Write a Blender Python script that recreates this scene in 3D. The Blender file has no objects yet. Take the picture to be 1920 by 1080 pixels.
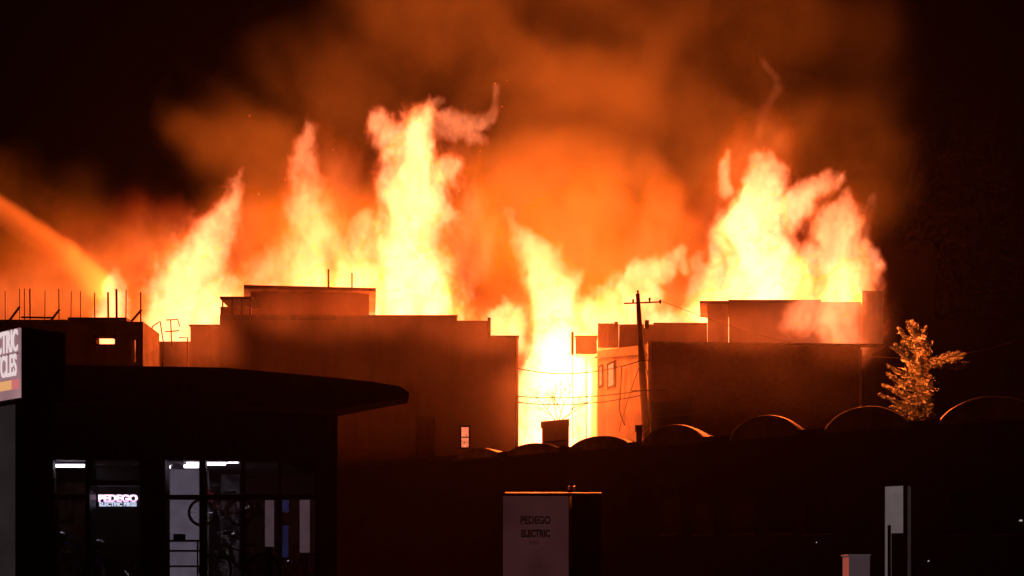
import bpy, bmesh, math, random
from mathutils import Vector, Matrix, noise

random.seed(7)
S = bpy.context.scene
COL = S.collection

# ------------------------------------------------------------------ camera
F = 1900.0            # focal length in photo pixels (1920 wide)
HOR = 1110.0          # horizon row
CZ = 1.7              # eye height
cam = bpy.data.cameras.new('camera')
cam.sensor_width = 36.0
cam.lens = 36.0 * F / 1920.0
cam.shift_y = (HOR - 540.0) / 1920.0
cam.clip_end = 3000
cam.clip_start = 0.1
co = bpy.data.objects.new('camera', cam)
COL.objects.link(co)
co.location = (0, 0, CZ)
co.rotation_euler = (math.radians(90), 0, 0)
S.camera = co

# ------------------------------------------------------------------ night sky
W = bpy.data.worlds.new('World')
S.world = W
W.use_nodes = True
bg = W.node_tree.nodes['Background']
bg.inputs[0].default_value = (1.0, 0.22, 0.14, 1)
bg.inputs[1].default_value = 0.0006

S.view_settings.view_transform = 'Standard'
S.view_settings.look = 'None'
S.view_settings.exposure = 0.0
S.view_settings.gamma = 1.0
S.render.engine = 'CYCLES'
cy = S.cycles
cy.use_denoising = True
cy.denoiser = 'OPENIMAGEDENOISE'
cy.use_light_tree = False
cy.max_bounces = 6
cy.diffuse_bounces = 2
cy.glossy_bounces = 2
cy.transmission_bounces = 3
cy.volume_bounces = 0
cy.transparent_max_bounces = 64
cy.sample_clamp_indirect = 3.0
cy.caustics_reflective = False
cy.caustics_refractive = False
cy.volume_step_rate = 6.0
cy.volume_max_steps = 64
cy.use_adaptive_sampling = True
cy.adaptive_threshold = 0.04
cy.adaptive_min_samples = 16

LAMP = (1.0, 0.112, 0.018)     # light the flames throw
FLAME = (1.0, 0.21, 0.088)     # colour of the flame itself


def X(px, Y): return (px - 960.0) * Y / F
def Z(py, Y): return CZ + (HOR - py) * Y / F
def P(px, py, Y): return Vector((X(px, Y), Y, Z(py, Y)))


# ------------------------------------------------------------------ materials
def mat(name, col, rough=0.85, metal=0.0, var=0.25, scale=3.0, bump=0.15, stain=0.0, spec=0.3):
    m = bpy.data.materials.new(name)
    m.use_nodes = True
    nt = m.node_tree
    b = nt.nodes['Principled BSDF']
    b.inputs['Roughness'].default_value = rough
    b.inputs['Metallic'].default_value = metal
    b.inputs['Specular IOR Level'].default_value = spec
    g = nt.nodes.new('ShaderNodeNewGeometry')
    n = nt.nodes.new('ShaderNodeTexNoise')
    n.inputs['Scale'].default_value = scale
    n.inputs['Detail'].default_value = 6
    n.inputs['Roughness'].default_value = 0.65
    nt.links.new(g.outputs['Position'], n.inputs['Vector'])
    r = nt.nodes.new('ShaderNodeMapRange')
    r.inputs['From Min'].default_value = 0.3
    r.inputs['From Max'].default_value = 0.7
    r.inputs['To Min'].default_value = 1 - var
    r.inputs['To Max'].default_value = 1 + var
    nt.links.new(n.outputs['Fac'], r.inputs['Value'])
    v = nt.nodes.new('ShaderNodeVectorMath')
    v.operation = 'SCALE'
    v.inputs[0].default_value = col
    nt.links.new(r.outputs['Result'], v.inputs['Scale'])
    out = v.outputs[0]
    if stain > 0:
        n2 = nt.nodes.new('ShaderNodeTexNoise')
        n2.inputs['Scale'].default_value = 0.5
        n2.inputs['Detail'].default_value = 4
        mp = nt.nodes.new('ShaderNodeMapping')
        mp.inputs['Scale'].default_value = (3, 3, 0.6)
        nt.links.new(g.outputs['Position'], mp.inputs['Vector'])
        nt.links.new(mp.outputs[0], n2.inputs['Vector'])
        r2 = nt.nodes.new('ShaderNodeMapRange')
        r2.inputs['From Min'].default_value = 0.45
        r2.inputs['From Max'].default_value = 0.65
        r2.inputs['To Min'].default_value = 1
        r2.inputs['To Max'].default_value = 1 - stain
        nt.links.new(n2.outputs['Fac'], r2.inputs['Value'])
        v2 = nt.nodes.new('ShaderNodeVectorMath')
        v2.operation = 'SCALE'
        nt.links.new(out, v2.inputs[0])
        nt.links.new(r2.outputs['Result'], v2.inputs['Scale'])
        out = v2.outputs[0]
    nt.links.new(out, b.inputs['Base Color'])
    if bump:
        bp = nt.nodes.new('ShaderNodeBump')
        bp.inputs['Strength'].default_value = bump
        bp.inputs['Distance'].default_value = 0.02
        nt.links.new(n.outputs['Fac'], bp.inputs['Height'])
        nt.links.new(bp.outputs[0], b.inputs['Normal'])
    return m


def emis(name, col, strength, base=(0.05, 0.05, 0.05), noisy=0.0, scale=4.0):
    m = bpy.data.materials.new(name)
    m.use_nodes = True
    nt = m.node_tree
    b = nt.nodes['Principled BSDF']
    b.inputs['Base Color'].default_value = (*base, 1)
    b.inputs['Emission Color'].default_value = (*col, 1)
    b.inputs['Emission Strength'].default_value = strength
    b.inputs['Roughness'].default_value = 0.5
    if noisy:
        g = nt.nodes.new('ShaderNodeNewGeometry')
        n = nt.nodes.new('ShaderNodeTexNoise')
        n.inputs['Scale'].default_value = scale
        n.inputs['Detail'].default_value = 3
        nt.links.new(g.outputs['Position'], n.inputs['Vector'])
        r = nt.nodes.new('ShaderNodeMapRange')
        r.inputs['From Min'].default_value = 0.3
        r.inputs['From Max'].default_value = 0.7
        r.inputs['To Min'].default_value = strength * (1 - noisy)
        r.inputs['To Max'].default_value = strength * (1 + noisy)
        nt.links.new(n.outputs['Fac'], r.inputs['Value'])
        nt.links.new(r.outputs['Result'], b.inputs['Emission Strength'])
    return m


def glass(name, tint=(0.75, 0.75, 0.78)):
    m = bpy.data.materials.new(name)
    m.use_nodes = True
    nt = m.node_tree
    nt.nodes.remove(nt.nodes['Principled BSDF'])
    t = nt.nodes.new('ShaderNodeBsdfTransparent')
    t.inputs[0].default_value = (*tint, 1)
    g = nt.nodes.new('ShaderNodeBsdfGlossy')
    g.inputs['Roughness'].default_value = 0.05
    f = nt.nodes.new('ShaderNodeFresnel')
    f.inputs['IOR'].default_value = 1.45
    mx = nt.nodes.new('ShaderNodeMixShader')
    nt.links.new(f.outputs[0], mx.inputs[0])
    nt.links.new(t.outputs[0], mx.inputs[1])
    nt.links.new(g.outputs[0], mx.inputs[2])
    nt.links.new(mx.outputs[0], nt.nodes['Material Output'].inputs['Surface'])
    return m


M = dict(
    asphalt=mat('asphalt', (0.045, 0.045, 0.048), 0.9, scale=8),
    pave=mat('pavement_concrete', (0.22, 0.21, 0.2), 0.9),
    stucco=mat('painted_stucco', (0.36, 0.29, 0.25), 0.9, var=0.15, scale=0.6, stain=0.14),
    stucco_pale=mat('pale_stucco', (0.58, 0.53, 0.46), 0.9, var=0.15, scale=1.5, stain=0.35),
    concrete=mat('raw_concrete', (0.27, 0.25, 0.23), 0.9, var=0.3, scale=2.5, stain=0.3),
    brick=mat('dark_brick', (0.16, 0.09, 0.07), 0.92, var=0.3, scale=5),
    dark=mat('dark_cladding', (0.030, 0.028, 0.028), 0.7, scale=5),
    rooffelt=mat('roof_felt', (0.06, 0.055, 0.05), 0.95, scale=5),
    steel=mat('weathered_steel', (0.10, 0.085, 0.08), 0.6, 0.6, scale=8),
    charred=mat('charred_timber', (0.025, 0.02, 0.018), 0.95, scale=9, bump=0.4),
    wood=mat('pole_timber', (0.11, 0.075, 0.05), 0.9, scale=9, bump=0.4),
    vault=mat('vault_sheet', (0.27, 0.28, 0.31), 0.6, 0.0, var=0.5, scale=3, stain=0.6),
    mullion=mat('dark_mullion', (0.012, 0.012, 0.013), 0.5),
    shopwall=mat('shop_wall_paint', (0.50, 0.46, 0.50), 0.85, var=0.12),
    white=mat('white_paint', (0.75, 0.74, 0.74), 0.6, var=0.08),
    rubber=mat('tyre_rubber', (0.015, 0.015, 0.015), 0.8),
    redpaint=mat('red_frame_paint', (0.35, 0.03, 0.03), 0.35),
    bluepaint=mat('blue_cloth', (0.05, 0.06, 0.45), 0.6),
    chrome=mat('bright_metal', (0.7, 0.7, 0.72), 0.2, 1.0, bump=0),
    bark=mat('bark', (0.13, 0.09, 0.06), 0.95, scale=8, bump=0.5),
    needle=mat('conifer_needles', (0.125, 0.165, 0.15), 0.8, var=0.5, scale=3, bump=0),
    leafd=mat('dark_leaves', (0.012, 0.016, 0.008), 0.8, var=0.5, scale=3, bump=0),
    glass=glass('shop_glass'),
    darkglass=mat('dark_window_glass', (0.02, 0.02, 0.022), 0.12, spec=0.6, bump=0),
    tube=emis('fluorescent_tube', (1.0, 0.86, 0.98), 14.0),
    neonpink=emis('pink_sign_letters', (1.0, 0.62, 0.92), 2.2),
    neonblue=emis('blue_white_sign_letters', (0.72, 0.80, 1.0), 1.6),
    signface=emis('lit_sign_face', (0.80, 0.42, 0.46), 0.38, noisy=0.18, scale=3),
    signletter=emis('lit_sign_letters', (1.0, 0.80, 0.80), 0.78),
    signshade=emis('sign_letter_edge', (0.35, 0.14, 0.14), 0.35),
    signorange=emis('lit_sign_orange', (1.0, 0.50, 0.20), 0.75),
    signred=emis('lit_sign_red', (0.85, 0.22, 0.22), 0.7),
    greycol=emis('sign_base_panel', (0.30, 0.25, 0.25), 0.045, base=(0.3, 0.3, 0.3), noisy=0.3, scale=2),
    glowpanel=emis('pinkish_glowing_panel', (0.80, 0.48, 0.54), 0.12, noisy=0.15),  # panel surface emits its own pinkish colour
    lightpanel=emis('glowing_display_wall', (0.70, 0.56, 0.72), 0.17, noisy=0.15),
    bluelight=emis('blue_lit_banner', (0.16, 0.17, 0.62), 0.08, noisy=0.5),
    kiosk=emis('panel_front_glow', (0.90, 0.32, 0.36), 0.028, base=(0.6, 0.58, 0.58), noisy=0.25, scale=1.5),  # faint glow added in place of light falling on the kiosk front
    kiosktext=emis('dark_print', (0.9, 0.3, 0.3), 0.007, base=(0.05, 0.03, 0.03)),  # slight glow added to soften the print against the glowing panel
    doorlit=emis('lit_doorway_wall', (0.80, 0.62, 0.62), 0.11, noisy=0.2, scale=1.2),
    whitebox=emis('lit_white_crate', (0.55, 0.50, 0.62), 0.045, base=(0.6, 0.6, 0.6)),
    firelit=emis('fire_inside_window', FLAME, 6.0),
    warmpane=emis('window_with_fire_behind', FLAME, 0.9, noisy=0.6, scale=6),
    glintwhite=emis('wall_glint_glow', (1.0, 0.9, 0.85), 0.35),
    ember=emis('ember_glow', (1.0, 0.25, 0.06), 3.0),
)


# ------------------------------------------------------------------ mesh helpers
class MB:
    def __init__(s):
        s.bm = bmesh.new()

    def prism(s, pts, z0, z1):
        """pts: footprint (x,y) list; z0/z1 numbers or lists per vertex."""
        n = len(pts)
        a = z0 if isinstance(z0, (list, tuple)) else [z0] * n
        b = z1 if isinstance(z1, (list, tuple)) else [z1] * n
        lo = [s.bm.verts.new((x, y, a[i])) for i, (x, y) in enumerate(pts)]
        hi = [s.bm.verts.new((x, y, b[i])) for i, (x, y) in enumerate(pts)]
        for i in range(n):
            j = (i + 1) % n
            s.bm.faces.new((lo[i], lo[j], hi[j], hi[i]))
        s.bm.faces.new(hi)
        s.bm.faces.new(lo[::-1])
        return s

    def box(s, x0, x1, y0, y1, z0, z1):
        if x0 > x1: x0, x1 = x1, x0
        return s.prism([(x0, y0), (x1, y0), (x1, y1), (x0, y1)], z0, z1)

    def pbox(s, px0, px1, py0, py1, Y, d):
        """box whose front face covers the photo rectangle when it stands at distance Y."""
        return s.box(X(px0, Y), X(px1, Y), Y, Y + d, Z(py1, Y), Z(py0, Y))

    def tbox(s, px0, px1, py0, py1, Y, d, q0=0, q1=0):
        """block with slightly splayed sides (trapezoid footprint)."""
        return s.prism([(X(px0, Y), Y), (X(px1, Y), Y), (X(px1 - q1, Y + d), Y + d), (X(px0 + q0, Y + d), Y + d)], Z(py1, Y), Z(py0, Y))

    def tube(s, path, r, seg=6, cap=True):
        path = [Vector(p) for p in path]
        rs = r if isinstance(r, (list, tuple)) else [r] * len(path)
        rings = []
        for i, p in enumerate(path):
            d = (path[min(i + 1, len(path) - 1)] - path[max(i - 1, 0)])
            if d.length < 1e-6: d = Vector((0, 0, 1))
            d.normalize()
            u = d.cross(Vector((0, 1, 0.01)))
            if u.length < 1e-3: u = d.cross(Vector((1, 0, 0)))
            u.normalize()
            v = d.cross(u)
            rings.append([s.bm.verts.new(p + rs[i] * (math.cos(2 * math.pi * k / seg) * u + math.sin(2 * math.pi * k / seg) * v)) for k in range(seg)])
        for a, b in zip(rings, rings[1:]):
            for k in range(seg):
                s.bm.faces.new((a[k], a[(k + 1) % seg], b[(k + 1) % seg], b[k]))
        if cap:
            s.bm.faces.new(rings[0][::-1])
            s.bm.faces.new(rings[-1])
        return s

    def ring(s, c, R, r, axis='Y', seg=28, sub=6):
        c = Vector(c)
        vs = []
        for i in range(seg):
            a = 2 * math.pi * i / seg
            d = Vector((math.cos(a), 0, math.sin(a))) if axis == 'Y' else Vector((0, math.cos(a), math.sin(a)))
            o = Vector((0, 1, 0)) if axis == 'Y' else Vector((1, 0, 0))
            vs.append([s.bm.verts.new(c + d * (R + r * math.cos(2 * math.pi * k / sub)) + o * r * math.sin(2 * math.pi * k / sub)) for k in range(sub)])
        for i in range(seg):
            for k in range(sub):
                s.bm.faces.new((vs[i][k], vs[(i + 1) % seg][k], vs[(i + 1) % seg][(k + 1) % sub], vs[i][(k + 1) % sub]))
        return s

    def build(s, name, m, parent=None, bevel=0.0):
        if bevel:
            bmesh.ops.bevel(s.bm, geom=list(s.bm.edges), offset=bevel, segments=1, affect='EDGES')
        bmesh.ops.recalc_face_normals(s.bm, faces=s.bm.faces)
        me = bpy.data.meshes.new(name)
        s.bm.to_mesh(me)
        s.bm.free()
        me.materials.append(m)
        o = bpy.data.objects.new(name, me)
        COL.objects.link(o)
        if parent is not None:
            o.parent = parent
            o.matrix_parent_inverse = Matrix.Translation(parent.location).inverted()
        return o


def thing(name, label, cat, loc=(0, 0, 0), group=None):
    o = bpy.data.objects.new(name, None)
    o.empty_display_size = 0.3
    COL.objects.link(o)
    o.location = loc
    o['label'] = label
    o['category'] = cat
    if group: o['group'] = group
    return o


def tag(o, label, cat, group=None):
    o['label'] = label
    o['category'] = cat
    if group: o['group'] = group
    return o


def struct(o, kind='structure', label=None):
    o['kind'] = kind
    if label: o['label'] = label
    return o


def text_obj(name, body, size, loc, rot, m, parent, depth=0.01, sx=1.0, align='CENTER', bold=0.0):
    cu = bpy.data.curves.new(name, 'FONT')
    cu.body = body
    cu.size = size
    cu.extrude = depth
    cu.offset = bold
    cu.align_x = align
    cu.align_y = 'CENTER'
    cu.materials.append(m)
    t = bpy.data.objects.new(name, cu)
    COL.objects.link(t)
    t.rotation_euler = rot
    t.location = loc
    t.scale = (sx, 1, 1)
    bpy.context.view_layer.update()
    dg = bpy.context.evaluated_depsgraph_get()
    me = bpy.data.meshes.new_from_object(t.evaluated_get(dg))
    me.transform(t.matrix_world)
    me.name = name
    bpy.data.objects.remove(t)
    o = bpy.data.objects.new(name, me)
    COL.objects.link(o)
    if parent is not None:
        o.parent = parent
        o.matrix_parent_inverse = Matrix.Translation(parent.location).inverted()
    return o


def window(parent, px0, px1, py0, py1, Y, pane, frame=None, w=0.06, bars=0, depth=0.10):
    """frame standing 4 cm proud of the wall at Y, pane recessed inside it."""
    x0, x1, z0, z1 = X(px0, Y), X(px1, Y), Z(py1, Y), Z(py0, Y)
    m = MB()
    y0, y1 = Y - 0.05, Y + 0.03
    m.box(x0, x0 + w, y0, y1, z0, z1).box(x1 - w, x1, y0, y1, z0, z1)
    m.box(x0 + w, x1 - w, y0, y1, z0, z0 + w).box(x0 + w, x1 - w, y0, y1, z1 - w, z1)
    for b in range(bars):
        zb = z0 + (z1 - z0) * (b + 1) / (bars + 1)
        m.box(x0 + w, x1 - w, y0 + 0.01, y1, zb - w / 3, zb + w / 3)
    f = m.build('window', frame or M['mullion'], parent)
    MB().box(x0 + w, x1 - w, Y - 0.022, Y - 0.012, z0 + w, z1 - w).build('pane', pane, f)
    return f


# ------------------------------------------------------------------ ground
g = MB().box(-900, 900, -40, 1600, -0.5, 0.0).build('ground', M['asphalt'])
struct(g)
g = MB().box(-14, -2.6, 15.5, 19.9, 0.0, 0.13).build('pavement', M['pave'])
struct(g)
g = MB().box(-2.0, 40, 22.5, 27.5, 0.0, 0.13).build('pavement', M['pave'])
struct(g)

# ================================================================== LARGE BUILDINGS
# ---- central building with rooftop block
YC = 42.0
cb = thing('commercial_building', 'dark two-storey building in the middle with a slab-topped block on its roof', 'building', (X(690, YC), YC, 0))
MB().box(X(412, YC), X(630, YC), YC, YC + 9, 0, Z(600, YC)).box(X(630, YC), X(972, YC), YC + 0.0, YC + 9, 0, Z(632, YC)).build('wall', M['stucco'], cb)
# parapets of stepped height
MB().box(X(692, YC), X(857, YC), YC + 0.003, YC + 0.3, Z(632, YC), Z(594, YC)).build('parapet', M['stucco'], cb)
MB().box(X(857, YC), X(914, YC), YC + 0.003, YC + 0.3, Z(632, YC), Z(601, YC)).build('parapet', M['stucco'], cb)
MB().box(X(630, YC), X(692, YC), YC + 0.003, YC + 0.3, Z(632, YC), Z(592, YC)).build('parapet', M['stucco'], cb)
MB().pbox(412, 630, 590, 599.5, YC + 0.01, 0.3).build('coping', M['concrete'], cb)
MB().pbox(914, 920, 595, 632, YC + 0.01, 0.25).build('chimney_pipe', M['charred'], cb)
MB().box(X(920, YC), X(973.5, YC), YC - 0.05, YC + 0.3, Z(632, YC), Z(629.5, YC)).build('coping', M['concrete'], cb)
MB().box(X(691, YC), X(858, YC), YC - 0.05, YC + 0.33, Z(594, YC), Z(591, YC)).build('coping', M['concrete'], cb)
YP = 45.0
ph = MB().prism([(X(470, YP), YP), (X(692, YP), YP), (X(691, YP + 4.5), YP + 4.5), (X(470, YP + 4.5), YP + 4.5)], Z(600, YP), Z(542, YP)).build('rooftop_block', M['stucco'], cb)
sl = MB()
sl.prism([(X(457, YP - .5), YP - .5), (X(705, YP - .5), YP - .5), (X(704, YP + 5), YP + 5), (X(458, YP + 5), YP + 5)],
         [Z(541, YP - .5), Z(546, YP - .5), Z(546, YP - .5), Z(541, YP - .5)],
         [Z(534, YP - .5), Z(540, YP - .5), Z(540, YP - .5), Z(534, YP - .5)])
sl.build('roof_slab', M['concrete'], ph)
MB().tube([P(616, 542, YP + 1), P(616, 505, YP + 1)], 0.05).build('vent_pipe', M['steel'], ph)
MB().tube([P(660, 544, YP + 1), P(660, 512, YP + 1)], 0.035).build('vent_pipe', M['steel'], ph)
# facade openings
window(cb, 862, 882, 798, 842, YC, M['warmpane'], w=0.07, bars=1)
dr = MB().box(X(780, YC), X(815, YC), YC - 0.04, YC + 0.03, Z(870, YC), Z(785, YC)).build('door_panel', M['brick'], cb)
MB().box(X(778, YC), X(817, YC), YC - 0.08, YC, Z(785, YC), Z(781, YC)).build('lintel', M['concrete'], cb)
MB().tube([P(968, 634, YC - .1), P(968, 900, YC - .1)], 0.05).build('drainpipe', M['steel'], cb)
# left wing frame with thin roof
lw = MB()
lw.pbox(412, 472, 556, 560, YC + 1.5, 3.0)
lw.build('canopy_slab', M['charred'], cb)
for q in (416, 434, 452, 468):
    MB().pbox(q, q + 2, 560, 590, YC + 1.6, 0.08).build('canopy_post', M['charred'], cb)
MB().pbox(413, 470, 575, 591, YC + 1.9, 0.15).build('low_wall', M['stucco_pale'], cb)

# ---- annex to its left
an = thing('annex_building', 'small orange-lit wing against the left end of the central building', 'building', (X(385, 44), 44, 0))
MB().box(X(357, 44), X(412, 44), 44, 48, 0, Z(612, 44)).build('wall', M['stucco_pale'], an)
MB().box(X(355, 44), X(412, 44), 43.93, 48.07, Z(612, 44), Z(609, 44)).build('coping', M['concrete'], an)

# ---- burning timber frame between
bf = thing('burnt_ruin', 'charred window frame remains standing in the flames beside the small wing', 'ruin', (X(315, 45), 45, 0))
MB().box(X(268, 45.5), X(357, 45.5), 45.5, 45.8, 0, Z(640, 45.5)).build('wall', M['stucco_pale'], bf)
for path in ([(284, 690), (281, 640), (286, 612), (298, 604)], [(312, 600), (333, 599), (337, 612)], [(300, 602), (306, 640), (305, 690)],
             [(310, 622), (336, 620)], [(320, 600), (322, 650)], [(336, 633), (352, 633), (351, 690)]):
    MB().tube([P(a, b, 45.2) for a, b in path], 0.028, 5).build('timber', M['charred'], bf)

# ---- unfinished building with reinforcing bars
YU = 30.0
ub = thing('unfinished_building', 'unfinished concrete storey at left with bare reinforcing bars on top', 'building', (X(130, YU), YU, 0))
zt = Z(603, YU)
w_ = MB()
x0, x1, x2, x3 = X(-140, YU), X(180, YU), X(215, YU), X(268, YU)
w_.box(x0, x1, YU, YU + 0.25, 0, zt)
w_.box(x1, x2, YU, YU + 0.25, 0, Z(645, YU)).box(x1, x2, YU, YU + 0.25, Z(631, YU), zt)
w_.box(x2, X(247, YU), YU, YU + 0.25, 0, zt)
w_.box(X(254, YU), x3, YU, YU + 0.25, 0, zt)
w_.box(X(247, YU), X(254, YU), YU, YU + 0.25, Z(634, YU), zt)
w_.box(X(247, YU), X(254, YU), YU, YU + 0.25, 0, Z(678, YU))
w_.build('wall', M['concrete'], ub)
MB().box(x3 - 0.25, x3, YU + 0.25, YU + 1.4, 0, zt).build('side_wall', M['concrete'], ub)
MB().box(X(130, YU), X(240, YU), YU - 0.12, YU + 1.5, zt, Z(597, YU)).build('slab', M['concrete'], ub)
MB().box(X(-140, YU), X(128, YU), YU - 0.10, YU + 1.5, zt, Z(601, YU)).build('slab', M['concrete'], ub)
MB().pbox(176, 181, 628, 634, YU - 0.04, 0.06).build('bracket', M['steel'], ub)
MB().pbox(212, 217, 628, 635, YU - 0.04, 0.06).build('bracket', M['steel'], ub)
for q, wd in ((-40, 1.3), (-22, 1.0), (10, 1.2), (37, 1.2), (46, 1.5), (57, 2.2), (84, 1.2), (111, 1.6), (133, 1.2), (151, 1.3), (178, 1.5), (203, 2.6), (219, 2.9), (236, 1.5), (264, 2.0)):
    yy = YU + 0.5
    top = 546 + (6 if q == 264 else 0) + random.uniform(-5, 3)
    MB().tube([P(q, 606, yy), P(q + random.uniform(-1, 1), top, yy)], wd * 0.8 * yy / F, 5).build('reinforcing_bar', M['steel'], ub)
for a, b, c, d in ((16, 603, 37, 575), (94, 603, 112, 580), (238, 612, 266, 580)):
    MB().tube([P(a, b, YU + .3), P(c, d, YU + .3)], 0.035, 5).build('brace', M['steel'], ub)
MB().tube([P(238, 607, YU + .3), P(262, 607, YU + .3)], 0.03, 5).build('brace', M['steel'], ub)
MB().tube([P(40, 595, YU + .45), P(100, 596, YU + .45)], 0.03, 5).build('brace', M['steel'], ub)

# ---- right building
YD = 40.0
rb = thing('warehouse_building', 'long dark building at right with its pale side wall lit by fire', 'building', (X(1430, YD), YD, 0))
fp = [(X(1218, YD), YD), (X(1613, 41), 41), (X(1613, 41) + 0.3, 49), (X(1120, 44), 49), (X(1120, 44), 44)]
tops = [Z(645, YD), Z(649, 41), Z(649, 41), Z(658, 44), Z(658, 44)]
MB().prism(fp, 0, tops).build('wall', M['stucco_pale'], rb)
# dark front cladding as its own skin
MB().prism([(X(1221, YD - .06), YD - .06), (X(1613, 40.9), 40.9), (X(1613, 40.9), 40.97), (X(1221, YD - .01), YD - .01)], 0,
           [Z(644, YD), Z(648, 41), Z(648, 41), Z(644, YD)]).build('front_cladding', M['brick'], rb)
MB().prism([(X(1216, YD - .1), YD - .1), (X(1658, 41), 40.85), (X(1658, 41), 41.2), (X(1216, YD - .1), YD + .2)],
           [Z(645, YD), Z(649.5, 41), Z(649.5, 41), Z(645, YD)], [Z(641.5, YD), Z(646.5, 41), Z(646.5, 41), Z(641.5, YD)]).build('coping', M['concrete'], rb)
# side wall windows
def side(px):
    t = (X(1218, YD) - 0) / 1.0
    a, b = Vector(fp[0]), Vector(fp[4])
    lo, hi = 0.0, 1.0
    for _ in range(30):
        m_ = (lo + hi) / 2
        q = a.lerp(b, m_)
        if q.x / q.y * F + 960 > px: lo = m_
        else: hi = m_
    return a.lerp(b, lo)
nrm = (Vector(fp[0]) - Vector(fp[4])).normalized()
nrm = Vector((-nrm.y, nrm.x)) * -1 if Vector((-nrm.y, nrm.x)).x > 0 else Vector((-nrm.y, nrm.x))
for a, b, t0, t1 in ((1140, 1154, 682, 730), (1124, 1131, 686, 728)):
    A, B = side(a), side(b)
    zz0, zz1 = Z(t1, A.y), Z(t0, A.y)
    n2 = nrm
    for (q0, q1, e0, e1) in ((A, A.lerp(B, 0.12), zz0, zz1), (A.lerp(B, 0.88), B, zz0, zz1), (A.lerp(B, .12), A.lerp(B, .88), zz0, zz0 + .08), (A.lerp(B, .12), A.lerp(B, .88), zz1 - .08, zz1)):
        MB().prism([tuple(q0 + n2 * .06), tuple(q1 + n2 * .06), tuple(q1), tuple(q0)], e0, e1).build('window_frame', M['charred'], rb)
    MB().prism([tuple(A.lerp(B, .12) + n2 * .03), tuple(A.lerp(B, .88) + n2 * .03), tuple(A.lerp(B, .88)), tuple(A.lerp(B, .12))], zz0 + .08, zz1 - .08).build('pane', M['warmpane'], rb)
A, B = side(1120), side(1218)
MB().prism([tuple(A + nrm * .12), tuple(B + nrm * .12), tuple(B), tuple(A)], [Z(672, A.y), Z(664, B.y), Z(664, B.y), Z(672, A.y)], [Z(668, A.y), Z(660, B.y), Z(660, B.y), Z(668, A.y)]).build('ledge', M['stucco_pale'], rb)
MB().tube([Vector((*(side(1170) + nrm * .1), Z(690, 42))), Vector((*(side(1165) + nrm * .1), Z(770, 42))), Vector((*(side(1175) + nrm * .1), Z(800, 42)))], 0.03, 5).build('conduit', M['charred'], rb)
# rooftop of right building
for k, (a, b) in enumerate(((1121, 1128), (1129, 1134), (1135, 1143), (1144, 1151), (1152, 1159))):
    MB().pbox(a, b, 606 - (3 if k == 4 else 0), 652, 45, 0.12).build('cladding_panel', M['stucco_pale'], rb)
MB().tbox(1121, 1160, 607, 652, 45.14, 2.0, 1, 1).build('rooftop_room', M['stucco_pale'], rb)
MB().tbox(1160.5, 1326, 608, 650, 46, 2.5, 1, 1).build('rooftop_room', M['stucco'], rb)
MB().tbox(1225, 1326, 605, 608, 45.9, 2.6, 1, 1).build('coping', M['concrete'], rb)
st = MB().tbox(1326.5, 1366, 569, 652, 45.5, 2.0, 1, 1).build('stair_tower', M['stucco_pale'], rb)
MB().tbox(1312, 1372, 564, 568, 45.3, 2.4, 1, 1).build('roof_slab', M['concrete'], st)
MB().tbox(1366.5, 1616, 566, 652, 45.2, 3.5, 1, 1).build('rooftop_hall', M['stucco'], rb)
MB().tbox(1366, 1540, 562, 566, 45.1, 3.7, 1, 1).build('coping', M['concrete'], rb)
MB().pbox(1616.5, 1656, 545, 652, 45, 3.0).build('end_block', M['stucco_pale'], rb)
MB().tube([P(1613, 655, 40.7), P(1613, 900, 40.7)], 0.06).build('drainpipe', M['stucco_pale'], rb)
MB().pbox(1215, 1221, 640, 820, YD - .25, 0.15).build('corner_trim', M['stucco_pale'], rb)

# ---- far building in the gap
fb = thing('raised_block', 'pale square block beside a dark post inside the bright gap', 'building_part', (X(1095, 46.5), 46.5, 0))
MB().tbox(1079, 1119, 632, 664, 46.5, .6, 1, 1).build('body', M['stucco_pale'], fb)
MB().tbox(1077, 1121, 629, 631.5, 46.45, .7, 1, 1).build('lid', M['concrete'], fb)
MB().pbox(1071, 1076, 622, 665, 46.4, 0.12).build('post', M['charred'], fb)
MB().tube([P(1099, 664, 46.8), P(1099, 1090, 46.8)], .018).build('stand', M['charred'], fb)
MB().tube([P(1074, 664, 46.45), P(1074, 1090, 46.45)], .014).build('stand', M['charred'], fb)

# ================================================================== LOW BUILDING WITH VAULTED ROOFLIGHTS
def lowY(px):
    t = (px - 850) / (1850 - 850)
    return 5.0 * F / (HOR - (852 + (778 - 852) * t))
lb = thing('low_building', 'long dark single-storey building with a row of vaulted rooflights', 'building', (X(1300, 31), 31, 0))
qa, qb = 330, 2200
pa, pb = Vector((X(qa, lowY(qa)), lowY(qa))), Vector((X(qb, lowY(qb)), lowY(qb)))
dr_ = (pb - pa).normalized()
nn = Vector((dr_.y, -dr_.x))
if nn.y > 0: nn = -nn
zr = CZ + 5.0
MB().prism([tuple(pa), tuple(pb), tuple(pb - nn * 7), tuple(pa - nn * 7)], 0, zr - 0.25).build('wall', M['dark'], lb)
MB().prism([tuple(pa + nn * .12), tuple(pb + nn * .12), tuple(pb - nn * 7.1), tuple(pa - nn * 7.1)], zr - 0.25, zr - 0.05).build('roof_slab', M['rooffelt'], lb)
def lowpt(px, off=0.0):
    lo, hi = 0.0, 1.0
    for _ in range(40):
        m_ = (lo + hi) / 2
        q = pa.lerp(pb, m_) + nn * off
        if q.x / q.y * F + 960 < px: lo = m_
        else: hi = m_
    return pa.lerp(pb, lo) + nn * off
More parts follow.
